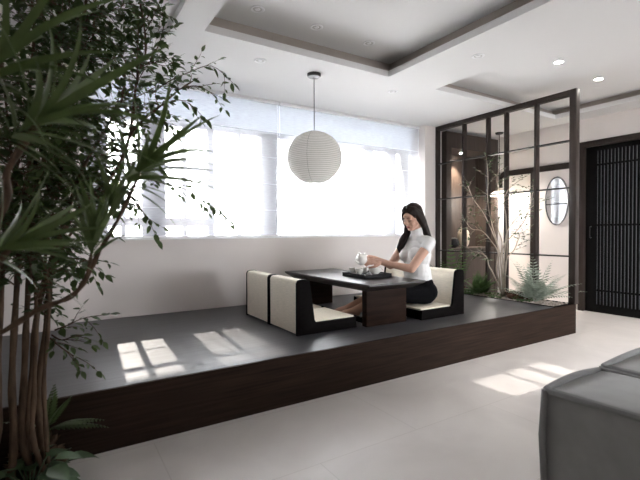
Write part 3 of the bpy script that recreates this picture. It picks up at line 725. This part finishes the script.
sf = thing('sofa', 'grey upholstered modular sofa with thick piped seams in the foreground', 'sofa', (2.2, .2, 0))
for (x0, x1, zt) in ((1.60, 2.05, .435), (2.055, 2.78, .445)):
    o = cushion(x0, x1, -1.0, .925, .04, zt, .022, .022).build('module', m_sofa, sf, smooth=True)
    r = .0135; e = .007
    loop = [(x0 + e, -.98, zt - e), (x0 + e, .6, zt - e + .006), (x0 + e, .90, zt - e), (x0 + .02, .918, zt - e)] + [(x0 + .02 + (x1 - x0 - .04) * i / 8, .918 + .004 * math.sin(PI * i / 8), zt - e + .012 * math.sin(PI * i / 8)) for i in range(1, 8)] + [(x1 - .02, .918, zt - e), (x1 - e, .90, zt - e), (x1 - e, -.98, zt - e)]
    MB().tube(loop, r, 8).build('piping', m_piping, o)
    MB().tube([(x0 + e, .918, .05), (x0 + e - .012, .922, .25), (x0 + e, .918, zt - e)], r, 8).build('piping', m_piping, o)
for x, y in ((1.66, .86), (2.72, .86), (1.66, -.94), (2.72, -.94)):
    MB().lathe([(.02, 0), (.025, .045)], (x, y, 0), 12).build('foot', m_dark, sf)

# ------------------------------------------------------------------ plants: general
R = random.Random(7)
def spline(pts, n=6):
    pts = [Vector(p) for p in pts]; out = []
    for i in range(len(pts) - 1):
        p0, p1, p2, p3 = pts[max(i - 1, 0)], pts[i], pts[i + 1], pts[min(i + 2, len(pts) - 1)]
        for k in range(n):
            t = k / n
            out.append(.5 * ((2 * p1) + (p2 - p0) * t + (2 * p0 - 5 * p1 + 4 * p2 - p3) * t * t + (3 * p1 - p0 - 3 * p2 + p3) * t ** 3))
    out.append(pts[-1]); return out
def rvec(): 
    while True:
        v = Vector((R.uniform(-1, 1), R.uniform(-1, 1), R.uniform(-1, 1)))
        if .1 < v.length < 1: return v.normalized()
def twig(wood, fol, start, d, L, droop=.35, leafL=.046, r=.0035, step=.03, sub=True, n=8, lw=.5):
    p = Vector(start); d = Vector(d).normalized(); pts = [p.copy()]
    for i in range(n):
        d = (d + rvec() * .16 + Vector((0, 0, -droop / n))).normalized(); p = p + d * (L / n); pts.append(p.copy())
    wood.tube(pts, [r * (1 - .75 * i / n) for i in range(n + 1)], 5)
    leaves_along(fol, pts, leafL, step, lw)
    if sub:
        for i in range(2, n - 1, 2):
            a = (pts[i + 1] - pts[i]).normalized(); s = a.cross(rvec()).normalized()
            twig(wood, fol, pts[i], (a * .6 + s * .8), L * R.uniform(.3, .5), droop, leafL * .95, r * .6, step, False, 5, lw)
def leaves_along(fol, pts, leafL, step, lw=.42, skip=.12):
    tot = sum((pts[i + 1] - pts[i]).length for i in range(len(pts) - 1)); s = tot * skip; side = 1; acc = 0; i = 0
    while s < tot and i < len(pts) - 1:
        seg = (pts[i + 1] - pts[i]).length
        if acc + seg < s: acc += seg; i += 1; continue
        q = pts[i].lerp(pts[i + 1], (s - acc) / max(seg, 1e-6)); a = (pts[i + 1] - pts[i]).normalized()
        h = a.cross(Vector((0, 0, 1))); h = h.normalized() if h.length > .1 else rvec()
        dd = (a * .65 + h * side * .75 + rvec() * .35 + Vector((0, 0, -.15))).normalized()
        nr = (Vector((0, 0, 1)) + rvec() * .55).normalized(); l = leafL * R.uniform(.65, 1.2)
        fol.leaf(q + dd * .006, dd, nr, l, l * lw * R.uniform(.85, 1.15), R.uniform(-.1, .6), 3, .2)
        side = -side; s += step * R.uniform(.7, 1.3)
    fol.leaf(pts[-1], pts[-1] - pts[-2], (Vector((0, 0, 1)) + rvec() * .4), leafL, leafL * lw, .2, 3, .2)

# planting bed at the near left end of the platform
bed = thing('planting_bed', 'dark soil bed in front of the platform at the left, under the trees', 'planting bed', (-.72, 1.5, 0))
MB().box(-1.36, .35, 0, -.006, 2.225, .05).build('soil', m_soil, bed)
BZ = .05
def stem(parent, pts, r0, r1, m=m_bark, nm='trunk', n=9):
    sp = spline(pts); k = len(sp); MB().tube(sp, [(r0 + (r1 - r0) * i / (k - 1)) * .82 + .0015 * math.sin(i * 1.3) for i in range(k)], n).build(nm, m, parent, smooth=True); return sp
def ground(px, py, d): q = at(px, py, d); return Vector((min(q.x, -.13), min(q.y, 2.17), BZ))

# leafy tree A (right-hand stems) and B (left-hand stems)
ta_base = Vector((-.062, 2.09, BZ))
A = thing('leafy_tree', 'slender multi-stem leafy tree reaching over the platform in front of the window', 'tree', ta_base)
wA, fA = MB(), MB()
dA = 2.12
a1 = stem(A, [ta_base, at(41, 435, 1.71), at(38, 395, 1.74), at(46, 330, 1.80), at(52, 270, 1.88), at(66, 215, 2.0), at(85, 165, 2.1), at(106, 128, 2.22), at(122, 98, 2.25), at(126, 60, 2.25)], .021, .006)
a2 = stem(A, [ta_base + Vector((-.05, .0, 0)), at(28, 430, 1.70), at(32, 380, 1.74), at(38, 310, 1.82), at(58, 242, 1.95), at(84, 203, 2.08), at(112, 176, 2.18), at(129, 138, 2.2), at(137, 80, 2.2), at(146, 48, 2.2), at(140, 2, 2.2)], .019, .005)
a3 = stem(A, [at(129, 138, 2.2), at(138, 125, 2.2), at(158, 108, 2.2), at(179, 90, 2.2), at(198, 78, 2.22)], .009, .003, nm='branch')
a4 = stem(A, [at(52, 270, 1.88), at(70, 235, 1.95), at(100, 196, 2.02), at(128, 185, 2.1)], .007, .003, nm='branch')
a5 = stem(A, [ta_base + Vector((.02, -.03, 0)), at(46, 430, 1.69), at(44, 380, 1.72), at(49, 310, 1.78), at(46, 250, 1.86), at(60, 180, 2.0), at(70, 110, 2.1), at(92, 40, 2.1), at(96, -20, 2.1)], .012, .004)
def W_(a, b): return at(a, b, 2.2)
sprays = [([(150, 95), (168, 82), (190, 72), (212, 66), (233, 83)], 2.2), ([(176, 90), (196, 86), (210, 92), (222, 98)], 2.22), ([(140, 175), (158, 182), (180, 187), (203, 200), (221, 213)], 2.15),
          ([(118, 186), (134, 200), (147, 218), (158, 240)], 2.1), ([(55, 330), (68, 325), (84, 318), (110, 314)], 1.85), ([(52, 335), (62, 340), (74, 336), (83, 335)], 1.80),
          ([(50, 338), (62, 348), (72, 355), (76, 364)], 1.80), ([(56, 262), (72, 258), (88, 262), (105, 275)], 1.92), ([(60, 255), (76, 268), (82, 275)], 1.92),
          ([(137, 78), (138, 40), (141, 20), (146, -8)], 2.2), ([(140, 30), (152, 12), (166, 6)], 2.2), ([(138, 50), (152, 36), (168, 32)], 2.2), ([(134, 66), (150, 62), (166, 66), (178, 58)], 2.2),
          ([(112, 60), (124, 44), (134, 36)], 2.2), ([(88, 40), (96, 14), (104, -10)], 2.1), ([(160, 106), (176, 100), (190, 104), (204, 118)], 2.2), ([(120, 120), (140, 112), (162, 120), (180, 132)], 2.25),
          ([(150, 60), (160, 42), (164, 20), (160, 0)], 2.22), ([(120, 10), (126, -5), (130, -20)], 2.2), ([(100, 140), (120, 150), (140, 150), (158, 158)], 2.3), ([(95, 120), (112, 104), (132, 100), (150, 104)], 2.3)]
for pts, d in sprays:
    sp = spline([at(x, y, d + .02 * math.sin(x)) for x, y in pts], 4)
    wA.tube(sp, [.004 - .003 * i / (len(sp) - 1) for i in range(len(sp))], 5); leaves_along(fA, sp, .054, .026, .44, .1)
    for i in range(2, len(sp) - 2, 3):
        a = (sp[i + 1] - sp[i]).normalized(); s = a.cross(rvec()).normalized(); twig(wA, fA, sp[i], a * .7 + s * .7, R.uniform(.07, .15), .2, .042, .002, .026, False, 4)
def foliate(wood, fol, sp, f0, every, L, leafL=.044, sub=True, bias=Vector((0, 0, .15)), sp_=.032):
    acc = 0; k = len(sp)
    for i in range(int(k * f0), k - 1):
        acc += (sp[i + 1] - sp[i]).length
        while acc > every:
            acc -= every; a = (sp[i + 1] - sp[i]).normalized(); s = a.cross(rvec()).normalized()
            twig(wood, fol, sp[i], a * .35 + s * .8 + bias, L * R.uniform(.6, 1.15), .4, leafL, .003, sp_, sub)
foliate(wA, fA, a1, .5, .036, .26, .05); foliate(wA, fA, a2, .5, .036, .26, .05); foliate(wA, fA, a5, .5, .034, .28, .05); foliate(wA, fA, a3, .3, .07, .14, sub=False); foliate(wA, fA, a4, .5, .07, .12, sub=False)
wA.build('twigs', m_bark, A, smooth=True); fA.build('foliage', m_leaf, A, smooth=True)

tb_base = Vector((-.17, 2.03, BZ))
B = thing('leafy_tree', 'dense dark leafy tree at the left edge with several upright brown stems', 'tree', tb_base)
wB, fB = MB(), MB()
b1 = stem(B, [tb_base, at(14, 440, 1.66), at(12, 380, 1.70), at(16, 300, 1.76), at(22, 220, 1.84), at(34, 140, 1.92), at(52, 60, 2.0), at(62, -10, 2.0)], .020, .007)
b2 = stem(B, [tb_base + Vector((-.08, 0, 0)), at(-2, 430, 1.64), at(-2, 370, 1.66), at(2, 280, 1.72), at(10, 200, 1.82), at(26, 120, 1.95), at(34, 40, 1.95), at(30, -20, 1.95)], .018, .006)
b3 = stem(B, [tb_base + Vector((.08, .05, 0)), at(22, 440, 1.68), at(24, 380, 1.72), at(27, 310, 1.80), at(32, 240, 1.88), at(42, 170, 1.96), at(54, 110, 2.05), at(80, 40, 2.05), at(88, -20, 2.05)], .019, .006)
b4 = stem(B, [tb_base + Vector((.13, -.02, 0)), at(33, 440, 1.66), at(34, 390, 1.68), at(36, 300, 1.74), at(28, 230, 1.82), at(12, 160, 1.90), at(4, 80, 1.95)], .014, .006)
for s_ in (b1, b2, b3, b4): foliate(wB, fB, s_, .46, .024, .30, .052, True, Vector((0, 0, .1)), .027)
wB.build('twigs', m_bark, B, smooth=True); fB.build('foliage', m_leaf, B, smooth=True)

# strap-leaved plants nearer the camera
def tuft(fol, c, axis, n, L, w, spread=(.25, 1.25), curl=1.0):
    c = Vector(c); axis = Vector(axis).normalized(); u = axis.orthogonal().normalized(); v = axis.cross(u)
    for i in range(n):
        a = i * 2.399 + R.uniform(-.2, .2); sprd = spread[0] + (spread[1] - spread[0]) * (i / n) + R.uniform(-.1, .1)
        out = (u * math.cos(a) + v * math.sin(a)); d = axis * math.cos(sprd) + out * math.sin(sprd); nr = axis * math.sin(sprd) - out * math.cos(sprd)
        l = L * R.uniform(.7, 1.1)
        fol.leaf(c - axis * (.10 * i / n) * L * 3, d, nr, l, w * R.uniform(.8, 1.1), curl * R.uniform(.3, 1.1), 7, .3, prof=lambda t: min(1, t * 5 + .25) * (1 - t ** 2.2))
dr = Vector((-.62, 1.02, BZ))
D1 = thing('strap_leaved_plant', 'cane plant with a bent bare stem and strap leaf tufts against the window', 'plant', dr)
f1 = MB()
c1_ = stem(D1, [dr, Vector((-.63, 1.06, .35)), at(-30, 350, 1.3), at(4, 331, 1.3), at(40, 309, 1.3), at(70, 297, 1.3), at(86, 279, 1.3), at(100, 250, 1.3), at(122, 212, 1.28), at(140, 172, 1.26)], .013, .0065, nm='cane')
c2_ = stem(D1, [at(86, 279, 1.3), at(90, 262, 1.28), at(93, 240, 1.26)], .007, .005, nm='cane')
tuft(f1, at(144, 166, 1.26), (.55, -.1, .65), 24, .30, .024, (.1, 1.25), 1.0)
tuft(f1, at(94, 238, 1.25), (.1, 0, 1), 15, .22, .022, (.1, .8), .5)
tuft(f1, at(112, 200, 1.27), (.1, 0, 1), 8, .2, .024, (.2, .8), .5)
f1.build('leaves', m_strap, D1, smooth=True)
dr = Vector((-.60, .72, BZ))
D2 = thing('strap_leaved_plant', 'large dark strap-leaved plant in the upper left corner, nearest the camera', 'plant', dr)
f2 = MB()
s1 = stem(D2, [dr, Vector((-.58, .76, .5)), at(-20, 240, .98), at(8, 170, .98), at(38, 122, .96)], .014, .009, nm='cane')
s2 = stem(D2, [dr + Vector((-.03, .04, 0)), Vector((-.64, .80, .6)), at(-40, 200, 1.0), at(-18, 120, 1.0), at(2, 62, .98)], .013, .008, nm='cane')
s3 = stem(D2, [dr + Vector((.03, .05, 0)), Vector((-.57, .78, .4)), at(-28, 300, 1.02), at(-6, 268, 1.02), at(12, 246, 1.0)], .012, .008, nm='cane')
tuft(f2, at(44, 116, .95), (.65, -.1, .55), 26, .33, .022, (.1, 1.35), 1.0)
tuft(f2, at(2, 60, .97), (.5, 0, .8), 26, .36, .022, (.1, 1.5), 1.2)
tuft(f2, at(14, 243, 1.0), (.75, -.1, .35), 20, .27, .021, (.1, 1.4), .7)
f2.build('leaves', m_strap, D2, smooth=True)

# undergrowth at the tree feet
cl = MB()
for k in range(90):
    v = rvec(); p = Vector((-.085, 2.15, BZ + .0)) + Vector((v.x * .075, v.y * .055, abs(v.z) * .12)); cl.leaf(p, v + Vector((0, 0, .3)), rvec(), .05, .02, .5, 3, .3)
cl.ell((-.085, 2.15, BZ + .05), (.06, .045, .06))
tag(cl.build('bark_clump', m_bark), 'shaggy brown root clump at the foot of the tree stems', 'root clump')
def broad_plant(c, n, L, w, name, label, m, spread=(.5, 1.25), px=None):
    mb = MB(); c = Vector(c)
    for i in range(n):
        a = i * 2.399; s = R.uniform(*spread); out = Vector((math.cos(a), math.sin(a), 0)); d = out * math.sin(s) + Vector((0, 0, math.cos(s)))
        st = R.uniform(.05, .16); e = c + d * st; mb.tube([c, c.lerp(e, .5) + Vector((0, 0, .008)), e], .003, 5)
        mb.leaf(e, (out + Vector((0, 0, .1 * R.uniform(-1, 2)))), Vector((0, 0, 1)) - out * .3, L * R.uniform(.75, 1.15), w * R.uniform(.8, 1.1), .7, 5, .2)
    return tag(mb.build(name, m, smooth=True), label, 'plant')
broad_plant((-.10, 1.94, BZ), 26, .12, .09, 'broad_leaved_plant', 'low round-leaved green plant at the bottom left, under the tree', m_hosta)
def frond(mb, base, d, L, w, droop=.8, n=16, lw=.22):
    p = Vector(base); d = Vector(d).normalized(); pts = [p.copy()]
    for i in range(n): d = (d + Vector((0, 0, -droop / n))).normalized(); p = p + d * L / n; pts.append(p.copy())
    mb.tube(pts, [.0022 * (1 - .7 * i / n) for i in range(n + 1)], 4)
    for i in range(2, n + 1):
        t = i / n; a = (pts[i] - pts[i - 1]).normalized(); h = a.cross(Vector((0, 0, 1))); h = h.normalized() if h.length > .05 else Vector((1, 0, 0)); nn = h.cross(a)
        l = w * math.sin(PI * min(1, t * .82 + .14)) + .004
        for s in (1, -1): mb.leaf(pts[i], h * s + a * .45, nn, l, max(l * lw, .006), .25, 2, .1)
def fern(name, label, c, n, L, w, m, spread=(.2, 1.2), droop=.9, lw=.24, cat='fern'):
    mb = MB(); c = Vector(c)
    for i in range(n):
        a = i * 2.399 + R.uniform(-.2, .2); s = spread[0] + (spread[1] - spread[0]) * R.random(); out = Vector((math.cos(a), math.sin(a), 0))
        frond(mb, c + out * .01, out * math.sin(s) + Vector((0, 0, math.cos(s))), L * R.uniform(.7, 1.1), w, droop, 14, lw)
    return tag(mb.build(name, m, smooth=True, loc=c), label, cat)
mb = MB()
for (d, L) in (((.9, -.2, .35), .22), ((.8, .0, .1), .24), ((.3, -.3, .8), .2), ((-.5, -.3, .6), .2), ((.6, -.5, .5), .2), ((.1, -.1, 1), .2)): frond(mb, (-.045, 2.15, .20), d, L, .035, .6, 14, .5)
mb.tube([(-.045, 2.15, BZ), (-.045, 2.15, .21)], .01, 6)
tag(mb.build('fern', m_leaf, smooth=True), 'dark broad-frond fern leaning against the black platform front', 'fern', )

# ------------------------------------------------------------------ indoor garden strip behind the chair
rp = random.Random(3)
mb = MB(); PZ = HP - .022
for k in range(1500):
    x = rp.uniform(XP + .025, XE - .025); y = rp.uniform(YF + .04, YW - .02); r = rp.uniform(.006, .013)
    mb.ell((x, y, PZ + rp.uniform(.012, .026)), (r, r * rp.uniform(.7, 1.2), r * .7), Euler((0, 0, rp.uniform(0, 6))).to_matrix(), 6, 4)
mb.box(XP + .02, YF + .03, PZ, XE - .02, YW - .006, PZ + .018)
tag(mb.build('pebbles', m_pebble, smooth=True), 'pale pebbles filling the planter strip', 'pebbles', kind='stuff')
GZ = PZ + .022
def rock(c, r, label, seed):
    bm = bmesh.new(); bmesh.ops.create_icosphere(bm, subdivisions=4, radius=1); mb = MB(); bm.verts.index_update()
    for v in bm.verts:
        q = v.co.copy(); k = 1 + .35 * noise.noise(q * 1.3 + Vector((seed, 0, 0))) + .13 * noise.noise(q * 4 + Vector((seed, 3, 0)))
        mb.v.append((c[0] + q.x * r[0] * k, c[1] + q.y * r[1] * k, c[2] + r[2] * .75 + max(-.75, q.z * k) * r[2]))
    mb.f = [tuple(v.index for v in f.verts) for f in bm.faces]; bm.free()
    tag(mb.build('rock', m_rock, smooth=None), label, 'rock', 'rocks in the planter')
rock((4.27, 2.79, GZ - .01), (.055, .10, .06), 'rust-brown rock beside the pale bare-stemmed tree', 2)
rock((4.28, 3.52, GZ - .01), (.05, .08, .05), 'dark brown rock behind the woman\'s chair back', 9)
rock((4.30, 2.62, GZ - .01), (.04, .05, .035), 'small dark rock between the rust rock and the grey fern', 5)
fern('fern', 'bushy bright green fern left of the pale bare-stemmed tree', (4.26, 3.23, GZ), 46, .26, .055, m_fern, (.1, 1.2), .9, .34)
fern('fern', 'tall feathery grey-green fern by the end post of the screen', (4.27, 2.55, GZ), 26, .46, .10, m_greyfern, (.1, 1.0), .8, .2)
mb = MB()
q0 = Vector((4.24, 3.62, GZ))
for k in range(11):
    a = k * 2.399; s = R.uniform(.1, .75); out = Vector((math.cos(a), math.sin(a), 0)); d = out * math.sin(s) + Vector((0, 0, math.cos(s)))
    frond(mb, q0, d, R.uniform(.35, .68), .075, .7, 12, .4)
tag(mb.build('leafy_shrub', m_fern, smooth=True, loc=q0), 'upright green leafy shrub rising behind the woman\'s chair', 'shrub')
for (x, y, lb_) in ((4.22, 2.66, 'low mossy green plant in front of the grey fern'), (4.20, 2.99, 'small green ground plant at the foot of the pale tree'), (4.17, 3.33, 'small ground plant in front of the bushy green fern')):
    mb = MB()
    for k in range(70):
        v = rvec(); p = Vector((x + v.x * .06, y + v.y * .10, GZ + .01 + abs(v.z) * .025)); mb.leaf(p, (v.x, v.y, abs(v.z) + .4), rvec(), .025, .010, .4, 2, .2)
    mb.ell((x, y, GZ), (.05, .09, .018))
    tag(mb.build('ground_plant', m_fern, smooth=True), lb_, 'plant', 'low ground plants in the planter')

# pale bare-stemmed tree
g0 = at(502, 292, 4.74); g0 = Vector((4.28, 2.93, GZ))
G = thing('bare_stemmed_tree', 'pale slender-stemmed ornamental tree growing in the pebble planter', 'tree', g0)
dg = 4.76
def gp(l, dd=0): return [g0 + Vector((R.uniform(-.02, .02), R.uniform(-.03, .03), 0))] + [at(x, y, dg + dd + R.uniform(-.02, .02)) for x, y in l]
gs = [gp([(496.5, 271), (498, 253), (492, 242), (482, 231), (472, 229), (466, 222)], -.03), gp([(501, 262), (502, 242), (498, 227), (501, 201), (497, 182), (499, 168)], -.05),
      gp([(505, 247), (508, 230), (518, 217), (530, 208), (540, 202)], -.02), gp([(503, 270), (503, 247), (511, 237), (523, 223), (530, 207), (533, 190)], -.07),
      gp([(493.5, 274), (489, 266), (487, 258), (481, 253), (473, 252)], -.04), gp([(507, 256), (506, 218), (504, 204), (508, 190), (520, 180)], -.01),
      gp([(499, 268), (498, 247), (492, 224), (488, 204), (488, 177), (487, 163)], -.06), gp([(506, 262), (514, 250), (518, 240), (521, 232)], -.03),
      gp([(500, 255), (494, 236), (484, 214), (474, 200), (468, 186)], -.05)]
fG = MB()
for i, s_ in enumerate(gs):
    sp = spline(s_); k = len(sp); wG = MB(); wG.tube(sp, [.0085 - .0057 * q / (k - 1) for q in range(k)], 7)
    for j in range(int(k * .5), k - 1, 2):
        a = (sp[j + 1] - sp[j]).normalized(); s = a.cross(rvec()).normalized()
        twig(wG, fG, sp[j], a * .6 + s * .7, R.uniform(.08, .2), .25, .04, .0018, .022, False, 5, .6)
    twig(wG, fG, sp[-1], sp[-1] - sp[-2], .1, .2, .036, .002, .022, True, 5, .55)
    wG.build('stem', m_palebark, G, smooth=True)
fG.build('foliage', m_twigleaf, G, smooth=True)
